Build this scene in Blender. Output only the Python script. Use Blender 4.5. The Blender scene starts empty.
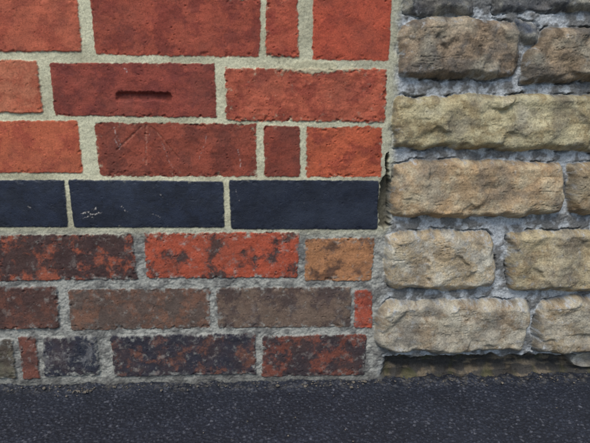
import bpy, math, random
import numpy as np
from mathutils import Matrix, Vector
rng = np.random.RandomState(7)
random.seed(7)
F32 = np.float32
scene = bpy.context.scene

# ------------------------------------------------------------------ camera
FPX = 510.0
PITCH, YAW, ROLL = math.radians(12.6), math.radians(2.8), math.radians(0.5)
DIST = 0.70
R = Matrix.Rotation(-YAW, 3, 'Z') @ Matrix.Rotation(math.pi/2-PITCH, 3, 'X') @ Matrix.Rotation(ROLL, 3, 'Z')
def ray(px, py):
    return R @ Vector(((px-295)/FPX, -(py-221.5)/FPX, -1.0))
_r = ray(200, 384)
CAM_H = -(DIST/_r.y)*_r.z
def W(px, py):          # survey reading -> metric position on the wall face (x, z)
    d = ray(px, py); t = DIST/d.y
    return (t*d.x, CAM_H+t*d.z)
cd = bpy.data.cameras.new("camera"); cam = bpy.data.objects.new("camera", cd)
scene.collection.objects.link(cam)
cam.matrix_world = Matrix.Translation((0, -DIST, CAM_H)) @ R.to_4x4()
cd.sensor_width = 36; cd.lens = 36*FPX/590; cd.clip_start = 0.01; cd.clip_end = 500
scene.camera = cam

# ------------------------------------------------------------------ noise
perm = rng.permutation(256).astype(np.int32)
ang = rng.rand(256)*2*np.pi
GX, GY = np.cos(ang).astype(F32), np.sin(ang).astype(F32)
def perlin(x, y, seed=0):
    x = (x + seed*17.31).astype(F32); y = (y + seed*9.17).astype(F32)
    xi = np.floor(x).astype(np.int32); yi = np.floor(y).astype(np.int32)
    xf = x-xi; yf = y-yi
    u = xf*xf*xf*(xf*(xf*6-15)+10); v = yf*yf*yf*(yf*(yf*6-15)+10)
    def g(ix, iy, fx, fy):
        h = perm[(perm[ix & 255]+iy) & 255]
        return GX[h]*fx+GY[h]*fy
    a = g(xi, yi, xf, yf); b = g(xi+1, yi, xf-1, yf)
    c = g(xi, yi+1, xf, yf-1); d = g(xi+1, yi+1, xf-1, yf-1)
    return ((a+(b-a)*u)+((c+(d-c)*u)-(a+(b-a)*u))*v)*1.5
ROT = (.8, .6)
def fbm(x, y, scale, octv=3, seed=0, sy=None, gain=.55):
    sy = sy or scale
    s = 0; a = 1.0; t = 0; u = x/scale; v = y/sy
    for o in range(octv):
        s = s + a*perlin(u, v, seed+o*3); t += a; a *= gain
        u, v = (u*ROT[0]-v*ROT[1])*2.03, (u*ROT[1]+v*ROT[0])*2.03
    return s/t
def fbma(x, y, sx, sy, octv=3, seed=0):      # keeps its direction (bedding)
    s = 0; a = 1.0; t = 0
    for o in range(octv):
        s = s + a*perlin(x/sx*2.0**o, y/sy*2.0**o, seed+o*3); t += a; a *= .55
    return s/t
def sstep(a, b, x):
    t = np.clip((x-a)/(b-a), 0, 1); return t*t*(3-2*t)
def worley(x, y, scale, seed=1):
    x = x/scale; y = y/scale
    xi = np.floor(x).astype(np.int32); yi = np.floor(y).astype(np.int32)
    best = np.full(x.shape, 9, F32); hid = np.zeros(x.shape, np.int32)
    for dx in (-1, 0, 1):
        for dy in (-1, 0, 1):
            h = perm[(perm[(xi+dx+seed*13) & 255]+yi+dy) & 255]
            h2 = perm[(h+71) & 255]
            d = np.hypot(xi+dx+h/256.0-x, yi+dy+h2/256.0-y)
            m = d < best; best = np.where(m, d, best); hid = np.where(m, h, hid)
    return best, hid
def facets(x, y, scale, seed, sharp=7):
    x = x/scale; y = y/scale
    xi = np.floor(x).astype(np.int32); yi = np.floor(y).astype(np.int32)
    num = 0; den = 0
    for dx in (-1, 0, 1):
        for dy in (-1, 0, 1):
            h = perm[(perm[(xi+dx+seed*13) & 255]+yi+dy) & 255]
            h2 = perm[(h+71) & 255]; h3 = perm[(h+137) & 255]
            px = xi+dx+h/256.0-x; py = yi+dy+h2/256.0-y
            w = np.exp(-sharp*(px*px+py*py)); a = h3/256.0*6.283
            num = num+w*((px*np.cos(a)+py*np.sin(a))*.9+(h2/256.0-.5)); den = den+w
    return num/den
def lin(c):
    c = np.asarray(c, float)/255
    return np.where(c <= .04045, c/12.92, ((c+.055)/1.055)**2.4)

# ------------------------------------------------------------------ block list
blocks = []
def add(poly, kind, c1, c2, amt=.3, white=.2, rough=1.0, bulge=0.0, k=.0012, off=None, soft=.22, gloss=.85, gry=.5):
    blocks.append(dict(poly=poly, kind=kind, c1=lin(c1), c2=lin(c2), amt=amt, white=white, rough=rough,
                       bulge=bulge, k=k, off=(rng.randn()*.0007 if off is None else off), soft=soft, gloss=gloss, gry=gry))
def rect(x0, x1, z0, z1):
    j = lambda: rng.randn()*.0009
    return [(x0+j(), z0+j()), (x1+j(), z0+j()), (x1+j(), z1+j()), (x0+j(), z1+j())]
ROWS = {}
def B(row, x0, x1, yt, yb, *a, **k):
    ym = (yt+yb)/2
    X1 = W(x1, ym)[0]
    X0 = W(x0, ym)[0] if x0 is not None else X1-.215
    xm = (max(x0 or 0, 0)+x1)/2
    Z1 = W(xm, yt)[1]; Z0 = W(xm, yb)[1]
    add(rect(X0, X1, Z0, Z1), 0, *a, **k)
    r = ROWS.setdefault(row, [9, -9, []]); r[0] = min(r[0], X0); r[1] = max(r[1], X1); r[2].append((Z0, Z1))
def S(pts, *a, **k):
    add([W(*p) for p in pts], 1, *a, **k)

B(1, None, 80, -3, 51, (180, 94, 68), (156, 76, 56), .35, .10, .8)
B(1, 93, 260, -3, 55, (158, 76, 56), (128, 58, 46), .4, .08, 1.0)
B(1, 266, 299, -3, 58, (166, 80, 58), (142, 62, 48), .3, .22, 1.2)
B(1, 313, 391, -3, 60, (176, 80, 56), (152, 66, 48), .3, .10, .9)
B(2, None, 41, 61, 113, (188, 112, 82), (172, 90, 64), .4, .10, .9)
B(2, 52, 216, 64, 117, (142, 68, 54), (116, 54, 46), .4, .07, 1.0)
B(2, 227, 387, 68, 120, (172, 88, 64), (142, 66, 50), .35, .30, 1.6)
B(3, None, 80, 122, 173, (182, 96, 66), (158, 76, 56), .3, .09, .8)
B(3, 96, 257, 123, 176, (142, 70, 52), (114, 56, 44), .4, .18, 1.3)
B(3, 264, 300, 126, 177, (134, 64, 48), (116, 56, 44), .4, .10, 1.0)
B(3, 307, 382, 127, 177, (178, 88, 58), (146, 66, 48), .3, .16, 1.6)
BL1, BL2 = (36, 42, 57), (29, 33, 44)
B(4, None, 67, 180, 227, BL1, BL2, .5, .07, .4, gloss=.42)
B(4, 71, 224, 180, 228, BL1, BL2, .5, .12, .4, gloss=.42)
B(4, 230, 378, 181, 229, (33, 38, 51), BL2, .5, .07, .4, gloss=.42)
B(5, None, 135, 235, 280, (66, 48, 46), (156, 82, 58), .20, .32, 1.3, soft=.22)
B(5, 145, 298, 233, 279, (166, 78, 54), (72, 52, 48), .20, .36, 1.3, soft=.20)
B(5, 305, 373, 239, 281, (168, 118, 80), (96, 70, 54), .32, .26, 1.4, soft=.22)
B(6, None, 59, 287, 329, (76, 55, 50), (104, 66, 54), .35, .32, 1.2, soft=.2)
B(6, 69, 210, 289, 329, (90, 76, 68), (114, 82, 66), .38, .32, 1.1, soft=.2)
B(6, 217, 351, 288, 328, (112, 94, 80), (78, 66, 62), .4, .32, 1.1, soft=.2)
B(6, 355, 373, 289, 328, (168, 80, 58), (130, 62, 50), .3, .34, 1.2)
B(7, -60, 15, 341, 379, (96, 92, 76), (68, 64, 56), .4, .36, 1.2)
B(7, 20, 38, 338, 379, (114, 70, 58), (88, 60, 54), .4, .32, 1.2)
B(7, 42, 98, 337, 376, (42, 45, 56), (98, 98, 100), .18, .50, 1.2, soft=.16)
B(7, 112, 256, 335, 375, (46, 45, 54), (108, 72, 60), .20, .40, 1.2, soft=.2)
B(7, 262, 366, 336, 376, (56, 47, 50), (120, 68, 54), .34, .34, 1.2, soft=.2)

ST = dict(k=.0028)
SL = dict(k=.0012)
S([(400,-28),(472,-28),(474,13),(404,13)], (100,98,94), (70,70,72), .4,.3,.8, .006, **SL)
S([(480,-30),(640,-30),(640,11),(495,11)], (92,92,92), (64,66,70), .4,.3,.8, .006, **SL)
S([(517,20),(539,22),(541,46),(523,47)], (78,86,98), (58,64,76), .4,.2,.3, .008, **SL)
S([(399,23),(440,17),(480,17),(517,23),(522,48),(514,77),(450,80),(401,75)], (150,130,106), (100,86,70), .44,.30,1.0,.014, gry=.72, **ST)
S([(525,53),(546,28),(660,29),(660,84),(523,82)], (150,132,108), (100,86,68), .44,.28,1.0,.014, gry=.68, **ST)
S([(392,96),(430,93),(500,93),(640,93),(640,151),(560,152),(480,151),(394,148)], (174,164,130), (138,124,92), .38,.22,.8,.016, gry=.55, **ST)
S([(392,163),(430,159),(520,160),(561,163),(563,214),(470,219),(391,217)], (160,136,104), (180,164,134), .30,.26,1.0,.016, gry=.58, **ST)
S([(569,164),(690,161),(690,214),(568,213)], (148,130,100), (112,94,70), .4,.26,1.0,.014, gry=.7, **ST)
S([(384,235),(405,231),(480,231),(495,237),(494,287),(440,292),(386,287)], (170,152,122), (176,170,154), .36,.36,1.0,.015, gry=.55, **ST)
S([(507,233),(560,229),(640,229),(640,292),(509,290)], (168,154,122), (140,122,92), .42,.32,1.0,.015, gry=.62, **ST)
S([(377,309),(392,299),(470,299),(525,298),(531,318),(520,351),(450,353),(388,354),(376,344)], (168,160,142), (136,120,98), .36,.36,1.0,.017, gry=.66, **ST)
S([(541,302),(570,296),(690,298),(690,353),(536,352),(532,330)], (170,160,140), (140,124,98), .36,.36,1.0,.017, gry=.66, **ST)
S([(572,358),(600,352),(640,356),(640,372),(576,370)], (160,158,152), (130,124,114), .4,.3,1.0,-.008, **ST)

XJ = W(385, 221)[0]+.004                   # junction between brickwork and stonework
warm = [((178,92,66),(156,72,54)), ((158,74,54),(134,58,46)), ((178,86,60),(150,66,48)), ((144,68,54),(122,56,48))]
dull = [((76,54,48),(108,66,52)), ((88,74,66),(118,82,64)), ((48,46,54),(112,72,58)), ((162,76,54),(74,52,48))]
rowz = {}
for r, (xa, xb, zz) in ROWS.items():
    z0 = np.mean([z[0] for z in zz]); z1 = np.mean([z[1] for z in zz]); rowz[r] = (z0, z1)
    x = xa-.010; n = r
    while x > -1.55:
        w = .215 if (n % 3 or r == 4) else .1025
        if r == 4: c = (BL1, BL2); kw = dict(gloss=.42); rr = .4; wh = .06
        else: c = random.choice(warm if r < 4 else dull); kw = {}; rr = 1.0; wh = .1 if r < 4 else .3
        add(rect(x-w, x, z0, z1), 0, c[0], c[1], .35, wh, rr, **kw); x -= w+.010; n += 1
z = rowz[1][1]+.011; n = 0
TOP = z + 9*.077
for i in range(9):
    x = XJ-.008; n = i
    while x > -1.55:
        w = .215 if (n % 3) else .1025
        c = random.choice(warm); add(rect(x-w, x, z, z+.066), 0, c[0], c[1], .35, .1, 1.0); x -= w+.010; n += 1
    z += .077
buff = [((174,164,130),(138,124,92)), ((160,136,104),(180,164,134)), ((168,160,142),(136,120,98)), ((150,130,106),(100,86,70))]
def stone(x0, x1, z0, z1):
    j = lambda: rng.randn()*.003
    add([(x0+j(), z0+j()), ((x0+x1)/2, z0+j()), (x1+j(), z0+j()), (x1+j(), z1+j()), ((x0+x1)/2, z1+j()), (x0+j(), z1+j())], 1,
        *random.choice(buff), .4, .32, 1.0, .015, k=.0028, gry=random.uniform(.5, .8))
for (xs, yt, yb) in [(665,27,84),(645,93,151),(695,161,214),(645,230,291),(695,297,352)]:
    x = W(xs, (yt+yb)/2)[0]+.008; z0 = W(590, yb)[1]; z1 = W(590, yt)[1]
    while x < 1.5:
        w = random.uniform(.11, .26); stone(x, x+w, z0, z1); x += w+.013
z = W(500, -30)[1]+.012
while z < TOP-.04:
    hgt = random.uniform(.065, .085); hgt = min(hgt, TOP-z-.004) if TOP-z-hgt < .05 else hgt
    x = XJ+.008
    while x < 1.5:
        w = random.uniform(.11, .26); stone(x, x+w, z, z+hgt); x += w+.013
    z += hgt+.013
x = W(645,360)[0]
while x < 1.5:
    w = random.uniform(.05,.16); stone(x, x+w, -.02, W(590,358)[1]); x += w+.02

# ------------------------------------------------------------------ wall grid
xl = W(-12, 221)[0]; xr = W(605, 221)[0]; zt = W(295, -14)[1]
def spaced(segs):
    out = [segs[0][0]]
    for a, b, s in segs:
        n = max(1, int(round((b-a)/s))); out += list(np.linspace(a, b, n+1)[1:])
    return np.array(out)
xs = spaced([(-1.5, xl-.35, .006), (xl-.35, xl, .0025), (xl, xr, .0009), (xr, xr+.35, .0025), (xr+.35, 1.45, .006)])
zs = spaced([(-.02, zt, .0009), (zt, zt+.25, .0025), (zt+.25, TOP, .006)])
X, Z = np.meshgrid(xs.astype(F32), zs.astype(F32))
nE = fbm(X, Z, .022, 3, 1); nF = fbm(X, Z, .005, 2, 5); nS = fbm(X, Z, .034, 2, 7)
D = np.full(X.shape, .05, F32); ID = np.zeros(X.shape, np.int32)
for i, b in enumerate(blocks):
    P = np.array(b['poly']); c = P.mean(0)
    i0, i1 = np.searchsorted(xs, [P[:, 0].min()-.02, P[:, 0].max()+.02]); j0, j1 = np.searchsorted(zs, [P[:, 1].min()-.02, P[:, 1].max()+.02])
    if i1 <= i0 or j1 <= j0: continue
    sl = (slice(j0, j1), slice(i0, i1)); x = X[sl]; z = Z[sl]
    acc = 0; k = b['k']
    for a in range(len(P)):
        p, q = P[a], P[(a+1) % len(P)]; e = q-p; L = np.hypot(*e)
        if L < 1e-6: continue
        n = np.array([e[1], -e[0]])/L
        if np.dot(c-p, n) > 0: n = -n
        acc = acc+np.exp(np.clip(((x-p[0])*n[0]+(z-p[1])*n[1])/k, -60, 60))
    d = k*np.log(acc+1e-30)
    if b['kind'] == 0:
        rr = b['rough']; d = d+.0019*nE[sl]*rr+.0011*nF[sl]*rr-.0008
    else: d = d+.0060*nS[sl]+.0016*nE[sl]+.0006*nF[sl]-.0012
    m = d < D[sl]; D[sl] = np.where(m, d, D[sl]); ID[sl] = np.where(m, i, ID[sl])
def tab(key): return np.array([b[key] for b in blocks], F32)[ID]
kind = tab('kind'); amt = tab('amt'); white = tab('white'); rough = tab('rough'); bulge = tab('bulge'); off = tab('off'); gl = tab('gloss'); soft = tab('soft'); gry = tab('gry')
C1 = tab('c1'); C2 = tab('c2')
isb = kind < .5
o = (ID*0.731).astype(F32)
XO = X+o
# --- brick faces
n30 = fbm(XO, Z, .035, 3, 11); n4 = fbm(XO, Z, .0045, 2, 13); n10 = fbm(XO, Z, .012, 3, 17); drag = fbma(XO, Z, .030, .009, 3, 19)
pits = sstep(.30, .55, n4)*sstep(-.2, .4, n10)
hb = off+rough*(.0011*n30+.00024*n4+.0006*n10+.0003*drag-.0014*pits)
chip = sstep(.10, .45, n10)*sstep(-.010, -.001, D)*rough
hb = hb-.0022*chip
# --- stone faces
big = fbm(XO, Z, .070, 2, 21); fac = facets(XO+.008*nE, Z+.008*nE, .038, 3, 10); fac2 = facets(XO, Z+.002*nE, .013, 8); bed = fbma(XO, Z, .080, .012, 3, 27)
t = np.clip(-D/.012, 0, 1); prof = t*(2-t)
ti = sstep(.0, 1.0, t)
hs = -.004+bulge*prof+ti*(.0040*big+.0060*fac+.0013*fac2+.0010*bed)+.00040*n4*ti+.0006*n10*ti
crack = np.clip(1-np.abs(bed+.05+.15*n10)/.03, 0, 1)*sstep(.1, .4, big+.35*n10)
hs = hs-.0018*crack*ti
gr = fbm(XO, Z, .0024, 2, 29)
hs = hs-sstep(.30, .55, n4)*.0009*ti
# --- mortar
m15 = fbm(X, Z, .015, 3, 31); m3 = fbm(X, Z, .0035, 3, 33); m50 = fbm(X, Z, .06, 3, 37)
zb = W(200, 230)[1]; zrec = W(480, 357)[1]
low = sstep(zb+.01, zb-.02, Z)
side = sstep(XJ-.008, XJ+.010, X+.007*nE)
hm = (-.0012-.0012*low)+(.0009+.0014*low)*m15+(.0004+.0008*low)*m3
hms = -.0040+.0026*m15+.0010*m3+.0030*m50
groove = np.clip(1-np.abs(D-.0006+.0012*nF)/.0017, 0, 1)*sstep(-.12, .28, fbm(X, Z, .035, 3, 35))
hms = hms-.0075*groove*side
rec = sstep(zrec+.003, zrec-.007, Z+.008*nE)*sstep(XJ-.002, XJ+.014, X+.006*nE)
lay = fbma(X, Z, .05, .008, 3, 39)
hrec = -.026+.010*m50+.006*lay+.004*m15+.0025*m3+.020*sstep(.020, -.004, Z+.006*m15)
hms = hms*(1-rec)+rec*hrec
hm = hm*(1-side)+hms*side
# ragged open joint where the two kinds of walling meet
za, zb2 = W(385,176)[1], W(385,228)[1]
zc = W(385,150)[1]
gx_ = XJ-.0040+.003*nE+.002*n10
gw = (.0075*sstep(za+.004, za-.010, Z)*sstep(zb2-.002, zb2+.004, Z)+.0020*sstep(zc, zc-.01, Z)*sstep(zb2-.01, zb2+.01, Z))*(1+.8*fbm(X, Z, .014, 3, 73))
ragged = 1-sstep(.6, 1.15, np.abs(X-gx_)/np.maximum(gw, .0002)); ragged = ragged*(gw > .0004)*np.where(isb, sstep(-.0022, -.0010, D), sstep(-.0010, .0006, D))
e = np.where(isb, .0018, .0030)
s = sstep(0, 1, -D/e)
hblock = np.where(isb, hb, hs)
H = hm+(hblock-hm)*s
H = np.where((D < 0) & isb, np.maximum(H, -.0045), H)
H = H-.018*ragged
def seg(p, q, w, dep, wob=.4, soft_=.35):
    global H
    p = np.array(W(*p)); q = np.array(W(*q)); v = q-p
    tt = np.clip(((X-p[0])*v[0]+(Z-p[1])*v[1])/np.dot(v, v), 0, 1)
    dd = np.hypot(X-p[0]-tt*v[0]+.002*nE, Z-p[1]-tt*v[1]+.002*nE)
    wv = np.maximum(w*(1+wob*(nE+.6*nF)), .0004)
    m = 1-sstep(soft_, 1.0, dd/wv)
    H = H-dep*m
    return m
bar = seg((120,96),(168,97), .0070, .0056, .5, .40)
arrow = np.maximum.reduce([seg((141,127),(117,150), .0022, .0010), seg((146,126),(146,164), .0022, .0009), seg((151,127),(178,158), .0022, .0010)])
# ------------------------------------------------------------------ colours
def mix(a, b, m): return a+(b-a)*m[..., None]
pn = fbm(XO+.006*nE, Z+.006*n10, .030, 6, 41, gain=.68)*1.1+.5; fine = fbm(X, Z, .0028, 2, 43)
thr = .5+(.5-amt)*.55
pm = sstep(thr-soft, thr+soft, pn+.10*fine)
col = mix(C1, C2, pm)
col = col*(1+.24*n30+.14*fine+.18*n10+.05*drag)[..., None]
spk = sstep(.34, .52, fbm(XO, Z, .0036, 2, 45))
col = mix(col, col*.42, spk*.6*isb)
lsp = sstep(.36, .55, fbm(XO, Z, .0026, 2, 46)); col = mix(col, col*1.3+.012, lsp*.4)
gf = sstep(-.25, .50, fbm(X, Z, .06, 5, 48, gain=.62))
col = mix(col, lin((90,66,56)), isb*(gl > .6)*gf*(.26+.08*low))
col = mix(col, lin((66,74,88)), (gl < .6)*gf*.25)
edge5 = np.exp(np.clip(D, -.1, 0)/.006)
col = mix(col, col*.62, isb*edge5*sstep(-.2, .3, n10+.4*nE)*.6)      # arrises darkened in patches
# stone weathering, with painted sunlit patches and darkened rims
sw = sstep(-.15, .45, fbm(XO, Z, .06, 4, 47)); sg = sstep(-.15, .35, fbm(XO, Z, .050, 6, 49, gain=.64)+.15*(gry-.5))
sunlit_pale = sstep(.0, .45, fbm(XO, Z, .05, 5, 50, gain=.6)+.30*fac)
stone_c = mix(col, lin((92,89,84))*(1+.25*fine)[..., None], sg*gry)
stone_c = mix(stone_c, stone_c*np.array([1.04, .84, .62]), sw*.26)
stone_c = mix(stone_c, lin((206,198,172))*(1+.2*gr)[..., None], sunlit_pale*.46*(1.25-gry))  # pale cream highlights painted into the stone colour as if sunlit
stone_c = mix(stone_c, stone_c*.5, np.clip(crack*.35+sstep(.25, .5, n4)*.35, 0, 1)*ti)
stone_c = stone_c*(1+.26*gr*ti)[..., None]
stone_c = mix(stone_c, lin((74,72,68)), sstep(-.008, .0, D)*sstep(-.15, .35, m15+.3*nF)*.65)  # rims darkened in patches towards the joints
col = np.where((kind > .5)[..., None], stone_c, col)
cream = lin((198,194,164)); grey = lin((150,150,146)); dirty = lin((82,80,78)); bluew = lin((170,174,176))
mc = np.broadcast_to(cream, X.shape+(3,)).copy()
mc = mix(mc, lin((156,150,124)), sstep(-.25, .4, m50+.5*m15)*.7)
mc = mix(mc, grey, low*.85)
mc = mix(mc, dirty, low*sstep(-.20, .35, m15+.6*m50)*.75)
mcs = mix(np.broadcast_to(bluew, X.shape+(3,)), lin((88,86,82)), sstep(-.22, .26, m15+.8*m50)*.85)
mc = mix(mc, mcs, side)
ramp = sstep(-.02, XJ, X)*.5
mc = mix(mc, lin((156,154,136)), ramp*(1-side)*(1-low))
mc = mc*(1+.24*m3+.15*m15)[..., None]
mc = mix(mc, mc*.45, sstep(.30, .5, fbm(X, Z, .003, 2, 51))*.5)
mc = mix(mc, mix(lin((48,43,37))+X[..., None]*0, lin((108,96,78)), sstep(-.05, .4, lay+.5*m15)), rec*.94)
moss = rec*sstep(.0, .35, fbm(X, Z, .03, 3, 53)); mc = mix(mc, lin((68,70,42)), moss*.6)
foot = sstep(.022, .0, Z+.008*nE)
mc = mix(mc, lin((82,80,76)), foot*.55*(1-rec))
bm = sstep(.0001, -.0014, D+.0005*nF)
dn = fbm(X, Z, .010, 5, 57, gain=.65)
edge = np.exp(np.clip(D, -.1, 0)/np.where(isb, .005, .008))
wl = white
dust = sstep(.34, .92, dn*1.15*(.45+.55*edge+.9*wl)+.40*wl+.62*edge*(.22+wl)+.08*low)*np.clip(.25+wl*2.2, 0, .88)
dust = np.where(D < 0, dust, 0)
flake = sstep(.18, .42, fbm(XO, Z, .018, 5, 59, gain=.68)+.10*nF)*isb*low*sstep(.2, .45, white)*(gl > .6)
col = mix(col, lin((158,148,138))*(1+.25*fine)[..., None], flake*.42)
limec = mix(mc*.98, np.broadcast_to(lin((186,186,182)), X.shape+(3,)), .30*side)
col = mix(col, limec, dust)
tx, tz = W(316, 70)     # a tongue of mortar hanging over the top edge of one brick
tongue = sstep(1.05, .7, np.hypot((X-tx)/.050, (Z-tz-.002)/.0090)+.9*nE+.3*nF)
col = mix(mc, col, bm)
col = mix(col, lin((178,172,142))*(1+.25*m3)[..., None], tongue*.85)
H = H+.0010*tongue
col = mix(col, lin((180,140,118)), arrow*isb*sstep(-.05, .4, fine+n10)*.28)
def scratch(p, q, w, a):
    global col
    p = np.array(W(*p)); q = np.array(W(*q)); v = q-p
    tt = np.clip(((X-p[0])*v[0]+(Z-p[1])*v[1])/np.dot(v, v), 0, 1)
    dd = np.hypot(X-p[0]-tt*v[0]+.003*nE, Z-p[1]-tt*v[1]+.003*nF)
    col = mix(col, lin((186,178,170)), (1-sstep(.1, 1, dd/w))*sstep(-.15, .3, fine+.5*n4)*a)
for a in [((82,214),(96,208),.0018,.9),((84,218),(102,212),.0015,.9),((88,211),(94,219),.0015,.8),((122,206),(127,212),.0015,.8),((113,128),(121,145),.0016,.6),((115,140),(119,148),.0018,.6),
          ((150,133),(143,160),.0012,.35),((206,134),(200,160),.0012,.35),((160,140),(172,168),.0012,.3),((124,68),(128,72),.0015,.7),((238,150),(241,168),.0014,.5),
          ((236,190),(239,200),.0012,.4),((160,194),(163,198),.0014,.5),((60,60),(64,66),.001,.4),((152,214),(160,217),.0012,.4),((28,206),(31,209),.0014,.5),((300,200),(304,203),.001,.4)]:
    scratch(*a)
col = mix(col, lin((44,38,32)), np.clip(ragged+groove*side*(D > -.001)*.7, 0, 1)*.75)  # crevice shadow lines and the open joint painted dark
col = mix(col, col*.42, bar*.55)
RO = np.where(bm > .5, gl, .95)
RO = np.clip(RO+dust*.3, 0, 1)
col = np.clip(col, .006, .85)

# ------------------------------------------------------------------ mesh helpers
def grid_mesh(name, VX, VY, VZ, C, Rg, mat):
    nz, nx = VX.shape; n = nz*nx
    me = bpy.data.meshes.new(name)
    co = np.stack([VX, VY, VZ], -1).reshape(-1, 3).astype(F32)
    idx = np.arange(n, dtype=np.int32).reshape(nz, nx)
    q = np.stack([idx[:-1, :-1], idx[:-1, 1:], idx[1:, 1:], idx[1:, :-1]], -1).reshape(-1, 4)
    me.vertices.add(n); me.vertices.foreach_set('co', co.ravel())
    me.loops.add(q.size); me.loops.foreach_set('vertex_index', np.ascontiguousarray(q).ravel())
    me.polygons.add(len(q)); me.polygons.foreach_set('loop_start', np.arange(0, q.size, 4, dtype=np.int32))
    me.update(calc_edges=True)
    me.polygons.foreach_set('use_smooth', np.ones(len(q), bool))
    a = me.attributes.new('Col', 'FLOAT_COLOR', 'POINT')
    a.data.foreach_set('color', np.concatenate([C.reshape(-1, 3), np.ones((n, 1))], 1).astype(F32).ravel())
    a = me.attributes.new('Rgh', 'FLOAT', 'POINT'); a.data.foreach_set('value', Rg.reshape(-1).astype(F32))
    me.materials.append(mat); me.update()
    ob = bpy.data.objects.new(name, me); scene.collection.objects.link(ob); return ob

def surf_mat(name, s1=900, bump=.00035, var=.25, spec=.35):
    m = bpy.data.materials.new(name); m.use_nodes = True; nt = m.node_tree; N = nt.nodes; L = nt.links
    bs = N['Principled BSDF']; bs.inputs['Specular IOR Level'].default_value = spec
    at = N.new('ShaderNodeAttribute'); at.attribute_name = 'Col'
    ar = N.new('ShaderNodeAttribute'); ar.attribute_name = 'Rgh'
    tc = N.new('ShaderNodeTexCoord')
    n1 = N.new('ShaderNodeTexNoise'); n1.inputs['Scale'].default_value = s1; n1.inputs['Detail'].default_value = 2; n1.inputs['Roughness'].default_value = .7
    L.new(tc.outputs['Object'], n1.inputs['Vector'])
    mr = N.new('ShaderNodeMapRange'); mr.inputs[1].default_value = .3; mr.inputs[2].default_value = .7
    mr.inputs[3].default_value = 1-var; mr.inputs[4].default_value = 1+var
    L.new(n1.outputs['Fac'], mr.inputs[0])
    vm = N.new('ShaderNodeVectorMath'); vm.operation = 'SCALE'
    L.new(at.outputs['Color'], vm.inputs[0]); L.new(mr.outputs[0], vm.inputs['Scale'])
    L.new(vm.outputs[0], bs.inputs['Base Color']); L.new(ar.outputs['Fac'], bs.inputs['Roughness'])
    bp = N.new('ShaderNodeBump'); bp.inputs['Strength'].default_value = .8; bp.inputs['Distance'].default_value = bump
    L.new(n1.outputs['Fac'], bp.inputs['Height']); L.new(bp.outputs[0], bs.inputs['Normal'])
    return m
mb = surf_mat("brick_and_mortar", 600, .0004, .22); ms = surf_mat("weathered_sandstone", 520, .0006, .28)
Y = -H.copy()
Y[-1, :] = .07; Y[:, 0] = .07; Y[:, -1] = .07
jc = int(np.searchsorted(xs, XJ))
def empty(name):
    e = bpy.data.objects.new(name, None); scene.collection.objects.link(e); return e
bw = empty("brick_wall"); sw_ = empty("stone_wall")
a = grid_mesh("brick_courses", X[:, :jc+1], Y[:, :jc+1], Z[:, :jc+1], col[:, :jc+1], RO[:, :jc+1], mb); a.parent = bw
a = grid_mesh("stone_courses", X[:, jc:], Y[:, jc:], Z[:, jc:], col[:, jc:], RO[:, jc:], ms); a.parent = sw_

def simple_mat(name, c, rough=.9, sc=60):
    m = bpy.data.materials.new(name); m.use_nodes = True; nt = m.node_tree; N = nt.nodes; L = nt.links
    bs = N['Principled BSDF']; bs.inputs['Roughness'].default_value = rough
    n1 = N.new('ShaderNodeTexNoise'); n1.inputs['Scale'].default_value = sc; n1.inputs['Detail'].default_value = 6
    cr = N.new('ShaderNodeValToRGB'); c = lin(c)
    cr.color_ramp.elements[0].color = (*(c*.55), 1); cr.color_ramp.elements[1].color = (*(np.minimum(c*1.4, .8)), 1)
    cr.color_ramp.elements[0].position = .3; cr.color_ramp.elements[1].position = .7
    tc = N.new('ShaderNodeTexCoord'); L.new(tc.outputs['Object'], n1.inputs['Vector'])
    L.new(n1.outputs['Fac'], cr.inputs[0]); L.new(cr.outputs[0], bs.inputs['Base Color'])
    bp = N.new('ShaderNodeBump'); bp.inputs['Distance'].default_value = .003; L.new(n1.outputs['Fac'], bp.inputs['Height']); L.new(bp.outputs[0], bs.inputs['Normal'])
    return m
def box(name, x0, x1, y0, y1, z0, z1, mat, parent, bev=.006):
    import bmesh
    bm_ = bmesh.new(); bmesh.ops.create_cube(bm_, size=1)
    for v in bm_.verts: v.co = Vector(((x0+x1)/2+v.co.x*(x1-x0), (y0+y1)/2+v.co.y*(y1-y0), (z0+z1)/2+v.co.z*(z1-z0)))
    bmesh.ops.bevel(bm_, geom=bm_.edges[:], offset=bev, segments=2, affect='EDGES')
    me = bpy.data.meshes.new(name); bm_.to_mesh(me); bm_.free(); me.materials.append(mat)
    ob = bpy.data.objects.new(name, me); scene.collection.objects.link(ob); ob.parent = parent
cm = simple_mat("coping_stone", (150,140,118)); km = simple_mat("wall_core", (150,75,55))
box("wall_core", -1.498, XJ, .062, .30, -.05, TOP-.002, km, bw)
box("wall_core", XJ+.002, 1.448, .062, .30, -.05, TOP-.002, cm, sw_)
for p, xa, xb in ((bw, -1.53, XJ), (sw_, XJ, 1.48)):
    n = 3; w = (xb-xa)/n
    for i in range(n): box("coping", xa+i*w+.003, xa+(i+1)*w-.003, -.035, .33, TOP+.001, TOP+.06, cm, p)

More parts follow.
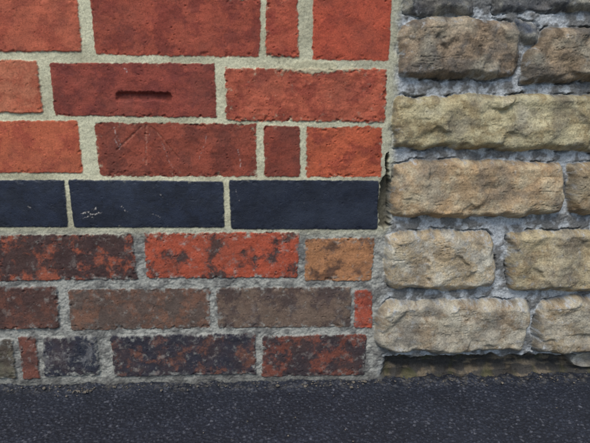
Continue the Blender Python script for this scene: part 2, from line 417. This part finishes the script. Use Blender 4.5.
# ------------------------------------------------------------------ asphalt pavement
def geo(a, s, lim, g=1.18):
    out = []; v = a
    while abs(v) < lim: s *= g; v = v+s if a > 0 else v-s; out.append(v)
    return out
gx0, gx1 = xl-.02, xr+.02
gx = np.array(sorted(geo(gx0, .0009, 80))+list(np.arange(gx0, gx1, .0009))+geo(gx1, .0009, 80))
gy = np.array(sorted(geo(-.22, .0009, 80))+list(np.arange(-.22, .045, .0009))+[.06, .1, .2, .4, 1, 3, 10, 30, 80])
GXm, GYm = np.meshgrid(gx.astype(F32), gy.astype(F32))
fx = np.clip(1-np.maximum(np.abs(GXm)-.6, 0)/.4, 0, 1)*np.clip(1-np.maximum(-.3-GYm, 0)/.3, 0, 1)
wx = GXm+.0012*fbm(GXm, GYm, .004, 2, 3); wy = GYm+.0012*fbm(GXm, GYm, .004, 2, 9)
w1, h1 = worley(wx, wy, .0052, 1); w2, h2 = worley(wx, wy, .0027, 5)
dome = sstep(.62, .25, w1)*(.2+.8*h1/256.0); dome2 = sstep(.60, .2, w2)*(h2/256.0)
gb = fbm(GXm, GYm, .09, 3, 61); gm = fbm(GXm, GYm, .012, 3, 63); gs = fbm(GXm, GYm, .0025, 2, 65)
GZ = fx*(.0014*dome+.0009*dome2+.0016*gb+.0003*gm+.0003*gs) -.002
lip = sstep(-.028, .0, GYm+.010*fbm(GXm, GYm*0, .04, 3, 67))
GZ = GZ+fx*lip*(.0035+.006*fbm(GXm, GYm, .03, 3, 69))
GZ = np.where(GYm > .05, -.02, GZ)
gc = np.broadcast_to(lin((36,40,50)), GXm.shape+(3,)).copy()
gc = mix(gc, lin((45,50,62)), sstep(-.3, .4, gb)*.6)
gc = gc*(.66+.60*dome*(h2/256.0)+.30*dome2+.12*gm+.25*gs)[..., None]
lt = ((h1 % 31) == 3)*sstep(.5, .3, w1)*.45+((h2 % 29) == 5)*sstep(.5, .3, w2)*.45
gc = mix(gc, lin((108,110,118)), np.clip(lt, 0, 1)*fx)
gc = mix(gc, lin((92,88,80)), lip*sstep(.0, .4, gm+.5*fbm(GXm, GYm, .004, 2, 71))*.55)
mp = surf_mat("asphalt", 600, .0005, .35, .5)
grid_mesh("asphalt_pavement", GXm, GYm, GZ, np.clip(gc, .004, .6), np.full(GXm.shape, .62), mp)

# ------------------------------------------------------------------ loose grit at the wall foot
import bmesh
bmg = bmesh.new()
def pebble(x, y, z, r):
    m = Matrix.Translation((x, y, z)) @ Matrix.Rotation(random.uniform(0, 6), 4, 'Z') @ Matrix.Diagonal((r*random.uniform(.8, 1.6), r, r*random.uniform(.5, .8), 1))
    rr = bmesh.ops.create_icosphere(bmg, subdivisions=1, radius=1, matrix=m)
    for v in rr['verts']: v.co += Vector((random.gauss(0, r*.15), random.gauss(0, r*.15), random.gauss(0, r*.1)))
for i in range(300):
    x = random.uniform(-.7, .75); y = -abs(random.gauss(0, .010))-.003
    if x > XJ and random.random() < .6: y = random.uniform(-.005, .03)
    pebble(x, y, .003, random.choice([.0007, .0009, .0011, .0014]) if random.random() < .95 else .0026)
for i in range(50): pebble(random.uniform(-.7,.75), random.uniform(-.3,-.02), .0005, random.uniform(.0006,.0012))
cx = W(78, 392)[0]
for i in range(26): pebble(random.gauss(cx, .012), random.gauss(-.016, .005), .002, random.uniform(.0007, .0019))
me = bpy.data.meshes.new("loose_grit"); bmg.to_mesh(me); bmg.free()
me.materials.append(simple_mat("grit", (110,102,90), .95, 250))
scene.collection.objects.link(bpy.data.objects.new("loose_grit", me))

# ------------------------------------------------------------------ light
el, az = math.radians(54), math.radians(200)
s = Vector((math.sin(az)*math.cos(el), math.cos(az)*math.cos(el), math.sin(el)))
sd = bpy.data.lights.new("sun", 'SUN'); sd.energy = 2.5; sd.angle = math.radians(24); sd.color = (1, .95, .87)
so = bpy.data.objects.new("sun", sd); so.rotation_mode = 'QUATERNION'; so.rotation_quaternion = s.to_track_quat('Z', 'Y'); so.location = (0, -3, 4)
scene.collection.objects.link(so)
w = bpy.data.worlds.new("World"); scene.world = w; w.use_nodes = True
N = w.node_tree.nodes; sky = N.new('ShaderNodeTexSky'); sky.sky_type = 'NISHITA'; sky.sun_disc = False
sky.sun_elevation = el; sky.sun_rotation = az
w.node_tree.links.new(sky.outputs[0], N['Background'].inputs[0]); N['Background'].inputs[1].default_value = .15
scene.view_settings.view_transform = 'Standard'; scene.view_settings.look = 'None'; scene.view_settings.exposure = 0
